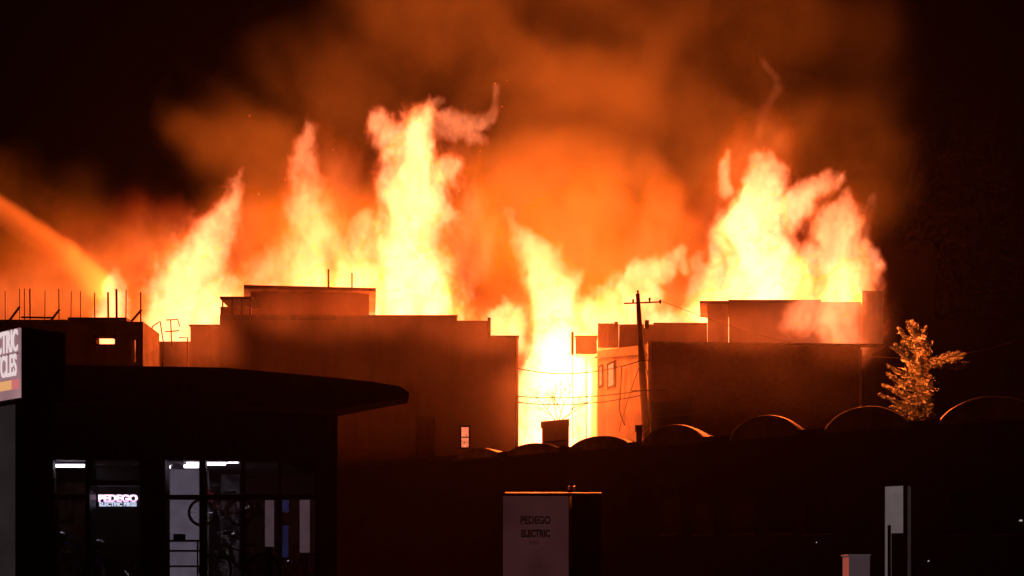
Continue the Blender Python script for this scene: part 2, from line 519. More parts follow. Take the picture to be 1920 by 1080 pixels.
for (a, b, top) in ((848, 938, 838), (944, 1054, 829), (1060, 1186, 815), (1196, 1324, 793), (1362, 1504, 775), (1538, 1708, 758), (1752, 1960, 739), (1985, 2150, 722)):
    A, B = lowpt(a, .17), lowpt(b, .17)
    w = (B - A).length
    c = (A + B) / 2
    zb_ = zr - 0.22
    rise = Z(top, c.y) - zb_
    bm = bmesh.new()
    N = 20
    prof = []
    # cross sections: front face centre -> rounded lip -> back
    secs = [(0.0, 0.80), (0.0, 0.915), (0.10, 0.945), (0.24, 0.975), (0.42, 0.994), (0.6, 1.0), (1.2, 1.0), (2.4, 1.0), (3.6, 1.0), (5.2, 1.0)]
    rows = []
    for d, sc in secs:
        row = []
        for i in range(N + 1):
            th = math.pi * i / N
            u = -math.cos(th) * w / 2 * sc
            v = (math.sin(th) ** 1.25) * rise * sc
            p = c + dr_ * u - nn * (d + 0.0)
            row.append(bm.verts.new((p.x, p.y, zb_ + v)))
        rows.append(row)
    for r0, r1 in zip(rows, rows[1:]):
        for i in range(N):
            bm.faces.new((r0[i], r0[i + 1], r1[i + 1], r1[i]))
    bm.faces.new(rows[0]); bm.faces.new(rows[-1][::-1])
    for f in bm.faces: f.smooth = True
    m_ = MB(); m_.bm.free(); m_.bm = bm
    vo = m_.build('rooflight', M['vault'], lb)
    for d in (1.2, 2.4, 3.6):
        rp = []
        for i in range(N + 1):
            th = math.pi * i / N
            p = c - dr_ * math.cos(th) * w / 2 - nn * d
            rp.append(Vector((p.x, p.y, zb_ + (math.sin(th) ** 1.25) * rise)))
        MB().tube(rp, 0.025, 4).build('rib', M['steel'], vo)
# front windows & door of the low building
def lowbox(px0, px1, py0, py1, out0, out1, m, name, parent):
    A, B = lowpt(px0, 0), lowpt(px1, 0)
    Yc = (A.y + B.y) / 2
    return MB().prism([tuple(A + nn * out1), tuple(B + nn * out1), tuple(B + nn * out0), tuple(A + nn * out0)], Z(py1, Yc), Z(py0, Yc)).build(name, m, parent)
for a, b in ((1240, 1280), (1300, 1340), (1372, 1416), (1440, 1485), (1510, 1555), (1780, 1830), (1862, 1905)):
    f = lowbox(a, b, 918, 1000, 0.0, 0.05, M['mullion'], 'window', lb)
    lowbox(a + 3, b - 3, 921, 997, 0.052, 0.058, M['darkglass'], 'pane', f)
    lowbox(a - 3, b + 3, 1001, 1004, 0.0, 0.12, M['concrete'], 'sill', f)
# lit doorway
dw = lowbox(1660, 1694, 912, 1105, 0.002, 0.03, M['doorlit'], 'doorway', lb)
lowbox(1694.5, 1702, 905, 1108, 0.0, 0.14, M['mullion'], 'door_frame', dw)
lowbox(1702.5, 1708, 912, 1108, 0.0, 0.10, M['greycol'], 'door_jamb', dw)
lowbox(1653, 1659.5, 905, 1108, 0.0, 0.14, M['mullion'], 'door_frame', dw)
lowbox(1653, 1708, 902, 911.5, 0.0, 0.15, M['mullion'], 'door_head', dw)
lowbox(1672, 1694, 1000, 1105, 0.04, 0.09, M['mullion'], 'door_panel', dw)
lowbox(1665, 1671, 985, 1105, 0.04, 0.10, M['mullion'], 'door_stile', dw)
# roof-top boxes standing on it
def roofbox(name, label, cat, px0, px1, py0, m, back, lidm=None, nl=4):
    A, B = lowpt(px0, -back), lowpt(px1, -back)
    t = thing(name, label, cat, ((A.x + B.x) / 2, (A.y + B.y) / 2, zr - .05))
    Yc = (A.y + B.y) / 2
    ztop = Z(py0, Yc)
    def bk(v, d):
        return (v.x * (v.y + d) / v.y, v.y + d)
    MB().prism([tuple(A), tuple(B), bk(B, 1.2), bk(A, 1.2)], zr - 0.05, ztop - .05).build('casing', m, t)
    A3, B3 = A + nn * .04 - dr_ * .03, B + nn * .04 + dr_ * .03
    MB().prism([tuple(A3), tuple(B3), bk(B3, 1.25), bk(A3, 1.25)], ztop - 0.05, ztop).build('lid', lidm or m, t)
    for k in range(nl):
        z_ = zr + 0.1 + (ztop - zr - .25) * k / 4
        A2, B2 = A + dr_ * .1, B - dr_ * .1
        MB().prism([tuple(A2 + nn * .03), tuple(B2 + nn * .03), tuple(B2), tuple(A2)], z_, z_ + .05).build('louvre', M['steel'], t)
    return t
roofbox('air_conditioner', 'square rooftop unit standing in front of the blaze between two rooflights', 'air conditioner', 1016, 1067, 788, M['stucco_pale'], 0.9, nl=2)
roofbox('rooftop_hut', 'dark rooftop box at the foot of the utility pole', 'rooftop box', 1222, 1298, 752, M['dark'], 3.4)
roofbox('vent_box', 'small dark vent box left of the utility pole foot', 'vent', 1193, 1204, 797, M['dark'], 1.6)

# ================================================================== LEFT SHOP
YS = 20.0
sh = thing('bicycle_shop', 'low dark shop at left with glazed lit front and sloping roof', 'shop', (X(360, YS), YS, 0))
xs0, xs1 = X(-260, YS), X(632, YS)
ztw = Z(862, YS)   # top of glazing
# facade wall above glazing, made of vertical cladding boards
nb = 0
pxx = -260
MB().box(xs0, X(626, YS + .3), YS + 0.06, YS + 0.3, ztw, Z(735, YS)).build('wall', M['dark'], sh)
board = None
q = 96.0
while q < 628:
    nxt = q + 13
    if board is None:
        board = MB().box(X(q, YS), X(nxt - 1.5, YS), YS, YS + 0.055, ztw, Z(732, YS)).build('cladding_board', M['dark'], sh)
    else:
        c_ = board.copy(); COL.objects.link(c_); c_.parent = sh
        c_.matrix_parent_inverse = board.matrix_parent_inverse.copy()
        c_.location = (X(q, YS) - X(96, YS), 0, 0)
    q = nxt
MB().prism([(X(595, YS), YS), (xs1, YS), (X(630, YS + .3), YS + .3), (X(595, YS), YS + .3)], 0, ztw).build('pier', M['dark'], sh)
MB().box(xs0, X(92, YS), YS + .0, YS + .3, 0, ztw).build('pier', M['dark'], sh)
MB().box(X(160, YS), X(168, YS), YS, YS + .3, 0, ztw).build('pier', M['mullion'], sh)
MB().box(X(262, YS), X(309, YS), YS, YS + .3, 0, ztw).build('pier', M['dark'], sh)
# roof: one sloping slab with a pointed overhang at its right end
yr0, yr1 = YS - 0.6, YS + 7
MB().prism([(X(-260, yr0), yr0), (X(420, yr0), yr0), (X(628, yr0), yr0), (X(624, yr1), yr1), (X(420, yr1), yr1), (X(-260, yr1), yr1)],
           [Z(735, yr0), Z(752, yr0), Z(768, yr0), Z(768, yr0), Z(752, yr0), Z(735, yr0)],
           [Z(678, yr0), Z(689, yr0), Z(708, yr0), Z(708, yr0), Z(689, yr0), Z(678, yr0)]).build('roof', M['rooffelt'], sh)
MB().prism([(X(628, yr0), yr0), (X(700, yr0), yr0), (X(750, yr0), yr0), (X(766, yr0), yr0 + .1), (X(764, yr0 + .8), yr0 + .8), (X(628, yr0 + .8), yr0 + .8)],
           [Z(768, yr0), Z(756, yr0), Z(748, yr0), Z(741, yr0), Z(741, yr0), Z(768, yr0)],
           [Z(708, yr0), Z(716, yr0), Z(724, yr0), Z(734, yr0), Z(734, yr0), Z(708, yr0)]).build('roof_overhang', M['rooffelt'], sh)
MB().prism([(X(628, YS), YS), (X(633, YS), YS), (X(631, YS + 1), YS + 1), (X(628, YS + 1), YS + 1)], ztw, Z(765, YS)).build('end_wall', M['dark'], sh)
MB().prism([(xs1 - .4, YS + .3), (xs1 - .15, YS + .3), (X(622, YS + 7), YS + 7), (X(622, YS + 7) - .25, YS + 7)], 0, Z(760, YS)).build('side_wall', M['dark'], sh)
xs1 = X(618, YS + 6.2)
MB().box(xs0, xs1, YS + 6, YS + 6.2, 0, Z(760, YS)).build('back_wall', M['shopwall'], sh)
MB().box(xs0, xs1, YS + .3, YS + 6, Z(855, YS), Z(850, YS)).build('ceiling', M['shopwall'], sh)
MB().box(xs0, xs1, YS + .3, YS + 6, 0.02, 0.1).build('floor', M['concrete'], sh)
MB().box(X(162, YS + 1.6), X(303, YS + 1.6), YS + 1.6, YS + 1.7, 0.1, Z(856, YS)).build('partition', M['dark'], sh)
MB().box(X(380, YS + 2), X(384, YS + 2), YS + 2.3, YS + 5.9, 0.1, Z(856, YS)).build('partition', M['shopwall'], sh)
MB().box(X(80, YS + 2.4), X(160, YS + 2.4), YS + 2.4, YS + 2.5, 0.1, Z(880, YS)).build('partition', M['brick'], sh)
MB().pbox(388, 450, 872, 1100, YS + 3.2, .06).build('partition', M['shopwall'], sh)
MB().pbox(452, 592, 880, 1100, YS + 3.6, .06).build('partition', M['brick'], sh)
# glazing bars
for a, b in ((92, 96), (372, 384), (450, 456), (520, 526), (590, 595)):
    MB().box(X(a, YS), X(b, YS), YS + .05, YS + .16, 0.1, ztw).build('mullion', M['mullion'], sh)
for a, b in ((96, 160), (168, 262), (309, 372), (384, 450), (456, 520), (526, 590)):
    MB().box(X(a, YS), X(b, YS), YS + .055, YS + .155, Z(936 - (26 if a == 168 else 0), YS), Z(927 - (26 if a == 168 else 0), YS)).build('transom', M['mullion'], sh)
    MB().box(X(a, YS), X(b, YS), YS + .1, YS + .11, 0.1, Z(936, YS)).build('pane', M['glass'], sh)
    MB().box(X(a, YS), X(b, YS), YS + .1, YS + .11, Z(927, YS), ztw).build('pane', M['glass'], sh)

# shop lights: tubes at the ceiling
def tube_light(px0, px1, py, Y, label, run=0.0):
    t = thing('ceiling_light', label, 'light', (X((px0 + px1) / 2, Y), Y, Z(py, Y)), 'fluorescent lights inside the shop')
    x0, x1, z = X(px0, Y), X(px1, Y), Z(py, Y)
    MB().box(x0, x1, Y, Y + .12, z + .03, z + .07).build('housing', M['white'], t)
    MB().tube([(x0 + .03, Y + .06, z), (x1 - .03, Y + .06 + run, z)], 0.028, 8).build('tube', M['tube'], t)
    return t
tube_light(94, 158, 873, YS + .5, 'long white ceiling tube above the leftmost shop window')
tube_light(309, 320, 875, YS + .9, 'short lit end of a ceiling tube left of the red wheel')
tube_light(341, 373, 874, YS + .8, 'bright ceiling tube above the brightest shop window')
tube_light(346, 373, 869, YS + .45, 'upper ceiling tube above the brightest shop window')
tube_light(384, 424, 869, YS + .6, 'ceiling tube just right of the thick window bar')
tube_light(420, 448, 865, YS + .9, 'thin dim ceiling tube farthest right in the shop')

# partition behind the third bay, its shop light put in as surface glow
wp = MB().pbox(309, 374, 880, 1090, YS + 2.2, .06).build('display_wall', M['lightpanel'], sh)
# neon sign
ns = thing('shop_sign', 'small glowing pink and blue sign hanging in the dark shop window', 'sign', (X(221, YS), YS + .3, Z(940, YS)))
MB().pbox(181, 261, 926, 954, YS + .42, .03).build('backing', M['mullion'], ns)
zz = YS + .40
text_obj('lettering', 'PEDEGO', 0.195, (X(221, zz), zz, Z(935, zz)), (math.radians(90), 0, 0), M['neonpink'], ns, 0.01, 1.06, bold=0.008)
text_obj('lettering', 'ELECTRIC BIKES', 0.108, (X(221, zz), zz, Z(946, zz)), (math.radians(90), 0, 0), M['neonblue'], ns, 0.01, 0.98, bold=0.004)
# display panels at the right
for a, b, c, d, m_, l in ((497, 513, 938, 1025, M['glowpanel'], 'tall pale display panel left of the blue banner'), (562, 580, 936, 1036, M['glowpanel'], 'tall pale display panel right of the blue banner')):
    t = thing('display_panel', l, 'panel', (X((a + b) / 2, YS + .5), YS + .5, 0.1), 'pale display panels in the shop')
    MB().pbox(a, b, c, d, YS + .5, .04).build('board', m_, t)
    MB().pbox(a + 2, b - 2, d, 1130, YS + .52, .02).build('stand', M['mullion'], t)
t = tag(MB().pbox(528, 541, 936, 960, YS + .5, .03).pbox(527, 540, 985, 1045, YS + .55, .03).build('banner', M['bluelight']), 'narrow blue banner between the two pale panels', 'banner')
# shelves with stock
sf = thing('shop_shelf', 'dark shelving with a box on it in the brightest shop window', 'shelf', (X(342, YS + 1), YS + 1, 0.1))
for z_ in (1012, 1031, 1060):
    MB().pbox(310, 372, z_, z_ + 3, YS + 1.0, .3).build('shelf_board', M['mullion'], sf)
for q in (311, 369):
    MB().pbox(q, q + 2, 1012, 1110, YS + 1.31, .04).build('upright', M['mullion'], sf)
bx = MB().pbox(325, 342, 1001, 1011.8, YS + 1.02, .2).build('cardboard_box', M['dark'])
tag(bx, 'small dark box on the top shelf in the shop window', 'box')

random.seed(3)
for k, (px, py) in enumerate(((116, 1004), (102, 1008), (128, 1040), (188, 1018), (205, 1042), (428, 1000), (440, 1006), (412, 1046), (470, 1052), (545, 1056))):  # helmet shapes added for glints and dark forms behind the glass
    t = thing('helmet', ('helmet', 'dark helmet')[k % 2] + ' shape added on a peg ' + ('behind the leftmost shop window', 'behind the leftmost shop window, second along', 'low behind the leftmost shop window', 'below the glowing sign', 'low below the glowing sign', 'right of the hanging bicycle', 'at the right end of the hanging bicycle', 'low beside the window bar', 'below the left pale panel', 'below the blue banner')[k], 'helmet', tuple(P(px, py, YS + .7)), 'helmet shapes added for glints in the shop')
    bm = bmesh.new()
    bmesh.ops.create_uvsphere(bm, u_segments=12, v_segments=8, radius=.11)
    for v in list(bm.verts):
        if v.co.z < -.03: v.co.z = -.03
    bmesh.ops.scale(bm, verts=bm.verts, vec=(1.0, 1.2, .85))
    bmesh.ops.translate(bm, verts=bm.verts, vec=P(px, py, YS + .7))
    m_ = MB(); m_.bm.free(); m_.bm = bm
    h_ = m_.build('shell', M['chrome'] if k % 3 == 0 else M['mullion'], t)
    for p_ in h_.data.polygons: p_.use_smooth = True
    c_ = P(px, py, YS + .7)
    MB().box(c_.x - .012, c_.x + .012, YS + .7, YS + .95, c_.z - .09, c_.z - .06).build('peg', M['steel'], t)

# bicycles
def bicycle(label, px, py, Y, R, paint, flip=1, tilt=0.0):
    """px,py: photo position of the front wheel hub when hung/standing at Y."""
    c = P(px, py, Y)
    t = thing('bicycle', label, 'bicycle', tuple(c), 'bicycles in the shop')
    f = flip
    wb = 2.95 * R * f
    a = Vector((c.x, Y, c.z)); b = Vector((c.x + wb, Y, c.z + math.sin(tilt) * wb * f))
    for h in (a, b):
        w1 = MB().ring(h, R, 0.022).build('wheel', M['rubber'], t)
        MB().ring(h, R - .03, 0.010).build('rim', M['chrome'] if paint is not M['redpaint'] else M['redpaint'], w1)
        sp = MB()
        for k in range(10):
            an_ = math.pi * 2 * k / 10
            sp.tube([h, h + Vector((math.cos(an_), 0, math.sin(an_))) * (R - .03)], 0.003, 3)
        sp.build('spokes', M['chrome'], w1)
    bb = a.lerp(b, 0.56) + Vector((0, 0, -0.12 * R))
    seat = a.lerp(b, 0.72) + Vector((0, 0, 1.35 * R))
    head = a.lerp(b, 0.17) + Vector((0, 0, 1.5 * R))
    fr = MB()
    for p0, p1 in ((bb, seat), (seat - Vector((0, 0, .12)), head), (bb, head - Vector((0, 0, .12))), (b, bb), (b, seat - Vector((0, 0, .1)))):
        fr.tube([p0, p1], 0.018, 6)
    fr.build('frame', paint, t)
    MB().tube([a, head + Vector((0, 0, .08))], 0.014, 6).build('fork', paint, t)
    MB().tube([head + Vector((0, -.28, .14)), head + Vector((0.02, 0, .1)), head + Vector((0, .28, .14))], 0.014, 6).build('handlebar', M['chrome'], t)
    MB().box(seat.x - .13, seat.x + .13, Y - .06, Y + .06, seat.z + .03, seat.z + .09).build('saddle', M['rubber'], t, bevel=.02)
    MB().ring(bb, 0.09, 0.012, seg=16).tube([bb + Vector((0, -.06, 0)), bb + Vector((.1, -.06, -.13))], .01, 5).build('crank', M['chrome'], t)
    return t
bicycle('red-wheeled bicycle hanging high behind the window bar', 378, 961, YS + 1.0, 0.27, M['redpaint'], 1)
bicycle('bicycle standing on the floor under the hanging red one', 404, 1068, YS + .9, 0.33, M['mullion'], 1)
bicycle('bicycle standing behind the leftmost shop window', 106, 1062, YS + 1.2, 0.33, M['bluepaint'], 1)
bicycle('bicycle standing under the glowing sign', 186, 1066, YS + 1.0, 0.33, M['mullion'], 1)
bicycle('bicycle standing under the two pale display panels', 498, 1070, YS + 1.0, 0.33, M['redpaint'], 1)

# ================================================================== PYLON SIGN
yc0 = 10.0
pc = Vector((X(41, yc0), yc0))
dl = Vector((-1.0, 0.62)).normalized()      # lit face runs away to the left
dr2 = Vector((0.82, 0.57)).normalized()
ps = thing('pylon_sign', 'lit roadside sign with white lettering, cut by the left edge', 'sign', (pc.x, pc.y, 0))
zt0, zb0 = Z(613, yc0), Z(747, yc0)
L = 2.4
back = pc + dl * L
side2 = pc + dr2 * 0.40
MB().prism([tuple(pc), tuple(side2), tuple(side2 + dl * L), tuple(back)][::1], zb0, zt0).build('cabinet', M['mullion'], ps)
nf = Vector((dl.y, -dl.x))
if nf.y > 0: nf = -nf
def facebox(u0, u1, z0, z1, o0, o1, m, name, par=ps):
    a, b = pc + dl * u0, pc + dl * u1
    return MB().prism([tuple(a + nf * o1), tuple(b + nf * o1), tuple(b + nf * o0), tuple(a + nf * o0)], z0, z1).build(name, m, par)
fc = facebox(0.01, L - .02, zb0 + .01, zt0 - .01, 0.0, 0.02, M['signface'], 'face')
ang = math.atan2(-dl.y, -dl.x)
H = zt0 - zb0
def stext(s, u, zf, size, sx, m, off):
    p = pc + dl * u + nf * (0.022 + off)
    return text_obj('lettering', s, size, (p.x, p.y, zb0 + H * zf), (math.radians(90), 0, ang), m, ps, 0.004, sx, 'RIGHT', bold=0.006)
stext('ELECTRIC', 0.025, 0.80, 0.30, 0.42, M['signletter'], .006)
stext('BICYCLES', 0.045, 0.46, 0.30, 0.42, M['signletter'], .006)
facebox(0.01, L - .02, zb0 + H * .625, zb0 + H * .64, 0.021, 0.026, M['signshade'], 'divider')
facebox(0.14, L - .1, zb0 + H * .14, zb0 + H * .27, 0.021, 0.026, M['signorange'], 'orange_band')
facebox(0.01, 0.13, zb0 + H * .14, zb0 + H * .27, 0.021, 0.026, M['signred'], 'red_band')
# plinth under the cabinet
p0 = pc + dl * 0.10
MB().prism([tuple(p0), tuple(p0 + dr2 * .34), tuple(p0 + dr2 * .34 + dl * 2.1), tuple(p0 + dl * 2.1)], 0, zb0).build('plinth', M['mullion'], ps)
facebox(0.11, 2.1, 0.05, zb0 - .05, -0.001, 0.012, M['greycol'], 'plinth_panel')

# ================================================================== KIOSK BOX
YK = 16.0
kb = thing('kiosk', 'pale upright kiosk box with dark printed notice and flat overhanging top', 'kiosk', (X(1005, YK), YK, 0))
MB().box(X(941, YK), X(1068, YK), YK + .03, YK + 1.3, 0, Z(927, YK)).build('casing', M['dark'], kb)
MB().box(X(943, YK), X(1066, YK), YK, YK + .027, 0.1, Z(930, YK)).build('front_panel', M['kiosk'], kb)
zk = Z(926, YK)
MB().prism([(X(947, YK), YK - .05), (X(1070, YK), YK - .05), (X(1072, YK + .3), YK + .3), (X(947, YK + .3), YK + .3)], zk, [zk + .008, zk + .008, zk + .058, zk + .058]).build('top', M['vault'], kb)
MB().prism([(X(1072, YK + .3), YK + .31), (X(1128, YK + .3), YK + .31), (X(1128, YK + .55), YK + .55), (X(1072, YK + .5), YK + .55)], zk + .03, [zk + .045, zk + .045, zk + .078, zk + .078]).build('side_top', M['vault'], kb)
MB().box(X(1072, YK + .35), X(1127, YK + .35), YK + .35, YK + 1.3, 0, zk + .03).build('side_casing', M['dark'], kb)
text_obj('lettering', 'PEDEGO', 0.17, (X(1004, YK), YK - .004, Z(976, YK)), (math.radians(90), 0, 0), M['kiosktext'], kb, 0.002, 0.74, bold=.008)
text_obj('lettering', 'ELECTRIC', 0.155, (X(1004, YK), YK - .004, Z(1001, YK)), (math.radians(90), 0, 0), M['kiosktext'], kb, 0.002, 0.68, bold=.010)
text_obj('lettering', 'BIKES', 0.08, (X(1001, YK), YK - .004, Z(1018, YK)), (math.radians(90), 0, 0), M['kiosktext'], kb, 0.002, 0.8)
MB().pbox(1073, 1075, 1035, 1055, YK + .2, .03).build('handle', M['chrome'], kb)
kl = thing('twin_lamp', 'pair of small round fittings on top of the kiosk', 'lamp', tuple(P(1072, 921, YK + .3)))
for q in (1067, 1077):
    bm = bmesh.new()
    bmesh.ops.create_uvsphere(bm, u_segments=10, v_segments=8, radius=0.03)
    bmesh.ops.translate(bm, verts=bm.verts, vec=P(q, 914, YK + .3))
    m_ = MB(); m_.bm.free(); m_.bm = bm
    m_.build('globe', M['chrome'], kl)
MB().pbox(1064, 1080, 917.5, 922, YK + .27, .06).build('bracket', M['steel'], kl)

# right-hand small things
cr = thing('white_crate', 'pale square crate standing left of the lit doorway', 'crate', (X(1611, 26), 26, 0))
MB().pbox(1592, 1631, 1042, 1135, 26, .5).build('body', M['whitebox'], cr)
MB().pbox(1590, 1633, 1039, 1041.6, 25.97, .56).build('lid', M['whitebox'], cr)
for px, py, l, sc in ((1741, 1052, 'tiny bright glint low on the wall right of the lit doorway', .022), (1914, 976, 'small bright wall glint at the right edge of the photo', .03), (1531, 1017, 'tiny faint wall glint left of the pale crate', .018)):
    A = lowpt(px, 0.12)  # wall glints put in as small glowing beads
    t = thing('wall_glint', l, 'lamp', (A.x, A.y, Z(py, A.y)), 'small glints on the low building wall')
    bm = bmesh.new()
    bmesh.ops.create_uvsphere(bm, u_segments=10, v_segments=8, radius=sc)
    bmesh.ops.scale(bm, verts=bm.verts, vec=(1.6 if px > 1900 else 1, 1, 1))
    bmesh.ops.translate(bm, verts=bm.verts, vec=(A.x, A.y, Z(py, A.y)))
    m_ = MB(); m_.bm.free(); m_.bm = bm
    m_.build('glint_bead', M['glintwhite'], t)
    MB().box(A.x - .03, A.x + .03, A.y + sc, A.y + .12, Z(py, A.y) - .02, Z(py, A.y) + .02).build('bracket', M['mullion'], t)

# ================================================================== UTILITY POLE AND WIRES
YT = 37.5
up = thing('utility_pole', 'leaning timber utility pole with crossarm in front of the lit wall', 'utility pole', (X(1213, YT), YT, 0))
def pole(py):
    t = (py - 548) / (820 - 548)
    return 1195.5 + t * 16.5
MB().tube([P(pole(1150), 1150, YT), P(pole(700), 700, YT), P(pole(551), 551, YT)], [0.17, 0.135, 0.075], 10).build('pole', M['wood'], up)
MB().tube([P(1170, 569, YT - .1), P(1196, 568, YT - .1), P(1240, 566, YT - .1)], 0.03, 5).build('crossarm', M['charred'], up)
for q, y_ in ((1187, 561), (1196, 544), (1218, 558), (1238, 562)):
    MB().tube([P(q, y_ + 8, YT - .1), P(q, y_ + 3, YT - .1), P(q, y_, YT - .1)], [0.02, 0.045, 0.03], 8).build('insulator', M['charred'], up)
MB().pbox(1209, 1217, 600, 614, YT - .12, .2).build('junction_box', M['steel'], up)
MB().tube([P(1185, 733, YT - .15), P(1250, 731, YT - .15)], 0.025, 5).build('bracket_arm', M['charred'], up)
MB().tube([P(1196, 677, YT - .15), P(1218, 675, YT - .15)], 0.02, 5).build('bracket_arm', M['charred'], up)
MB().tube([P(1208, 615, YT - .12), P(1210, 680, YT - .2), P(1219, 720, YT - .2), P(1219, 800, YT - .2), P(1203, 815, YT - .2)], 0.022, 6).build('cable_conduit', M['vault'], up)
def sag(a, b, d, n=10):
    return [a.lerp(b, i / n) - Vector((0, 0, d * 4 * (i / n) * (1 - i / n))) for i in range(n + 1)]
for i, (ya, yb, d, pxl, pyl) in enumerate(((566, 0, .25, 700, 660), (676, 0, .35, 968, 690), (732, 0, .15, 968, 743), (740, 0, .22, 968, 754))):
    a = P(pole(ya), ya, YT - .15)
    b = P(pxl, pyl, 41.85)
    if i == 0: continue
    w = MB().tube(sag(a, b, d), 0.019, 5).build('overhead_wire', M['charred'])
    tag(w, ('', 'upper wire running left from the pole across the fire gap', 'middle wire running left from the bracket across the fire gap', 'lowest wire running left from the bracket across the fire gap')[i], 'wire', 'wires from the utility pole')
w = MB().tube(sag(P(1198, 690, YT - .1), P(1160, 810, YT + 1), -.1), 0.012, 4).build('overhead_wire', M['charred'])
tag(w, 'loose wire slanting down in front of the lit side wall', 'wire', 'wires from the utility pole')
w = MB().tube(sag(P(1240, 564, YT), P(1900, 640, 60), 1.5, 20), 0.01, 4).build('overhead_wire', M['charred'])
tag(w, 'wire running right from the crossarm above the dark building', 'wire', 'wires from the utility pole')

# burnt tree in the gap
random.seed(11)
bt = thing('burnt_tree', 'leafless charred shrub twigs inside the bright gap', 'tree', (X(1050, 44), 44, 0))
MB().tube([P(1050, 1000, 44), P(1048, 860, 44), P(1045, 790, 44)], [.1, .07, .05], 6).build('trunk', M['charred'], bt)
tw = MB()
def twig(p, d, l, r, n):
    q = p + d * l
    m1 = p.lerp(q, .5) + Vector((random.uniform(-.1, .1), 0, random.uniform(-.1, .1)))
    tw.tube([p, m1, q], [r, r * .8, r * .55], 4)
    if n:
        for _ in range(3):
            e = (d + Vector((random.uniform(-.9, .9), random.uniform(-.5, .5), random.uniform(-.3, .6)))).normalized()
            twig(p.lerp(q, random.uniform(.4, 1)), e, l * random.uniform(.5, .8), r * .6, n - 1)
for a in ((-.6, .8), (.3, 1), (.8, .6), (-.2, 1)):
    twig(P(1046, 795, 44), Vector((a[0], 0, a[1])).normalized(), 1.0, .022, 3)
tw.build('twigs', M['charred'], bt)

# ================================================================== CONIFER
random.seed(5)
YF = 51.0
ct = thing('conifer_tree', 'ragged conifer lit orange, one bough reaching right above the roof', 'tree', (X(1728, YF), YF, 0))
MB().tube([P(1742, 1090, YF), P(1742, 790, YF), P(1738, 690, YF), P(1728, 640, YF), P(1712, 606, YF)], [.22, .17, .12, .08, .03], 8).build('trunk', M['bark'], ct)
tips = [(1711, 602), (1702, 604), (1686, 616), (1735, 615), (1692, 642), (1673, 651), (1680, 646), (1695, 672), (1667, 686), (1665, 700), (1672, 708),
        (1657, 722), (1668, 728), (1650, 740), (1668, 745), (1690, 740), (1672, 762), (1690, 780), (1704, 786), (1720, 786), (1750, 780), (1746, 760), (1720, 690), (1728, 720),
        (1810, 688), (1808, 664), (1795, 660), (1778, 662), (1812, 680), (1785, 684), (1765, 682), (1800, 672), (1782, 668)]
br = MB()
lv = bmesh.new()
def spray(p, d, n, rad, size):
    for _ in range(n):
        c = p + Vector((random.gauss(0, rad), random.gauss(0, rad), random.gauss(0, rad * .6)))
        e = (d + Vector((random.gauss(0, .5), random.gauss(0, .6), random.gauss(0, .35)))).normalized()
        s_ = e.cross(Vector((random.gauss(0, 1), random.gauss(0, 1), random.gauss(0, 1)))).normalized()
        l_ = size * random.uniform(.6, 1.5)
        w_ = l_ * .22
        vs = [lv.verts.new(c - s_ * w_), lv.verts.new(c + e * l_), lv.verts.new(c + s_ * w_), lv.verts.new(c - e * l_ * .5)]
        lv.faces.new((vs[0], vs[3], vs[2], vs[1]))
for (a, b) in tips:
    tip = P(a, b, YF + random.uniform(-.9, .9))
    if a > 1760:
        root = P(1744, 676, YF)
        root = root + Vector((0, 0, 0))
    else:
        yy = min(785, b + random.uniform(18, 40))
        root = P(1738 if b > 650 else 1722, yy, YF)
    mid = root.lerp(tip, .5) - Vector((0, 0, .12))
    br.tube([root, mid, tip], [.05, .035, .012], 5)
    n = 16
    n = 20
    for k in range(n):
        t = k / (n - 1)
        p = root.lerp(mid, t * 2) if t < .5 else mid.lerp(tip, t * 2 - 1)
        d = (tip - root).normalized()
        fat = .13 * (1 - t) + .035
        if a > 1760: fat = .04 + .08 * math.sin(math.pi * t)
        spray(p, d, 26, fat, .10)
for _ in range(26):
    t = random.random()
    spray(P(1741 - 8 * t - abs(random.gauss(0, 1)) * (14 + 20 * (1 - t)), 780 - 150 * t, YF + random.gauss(0, .5)), Vector((-.7, 0, .4)), 40, .2, .15)
br.build('branches', M['bark'], ct)
me = bpy.data.meshes.new('crown'); lv.to_mesh(me); lv.free(); me.materials.append(M['needle'])
o = bpy.data.objects.new('crown', me); COL.objects.link(o); o.parent = ct; o.matrix_parent_inverse = Matrix.Translation(ct.location).inverted()

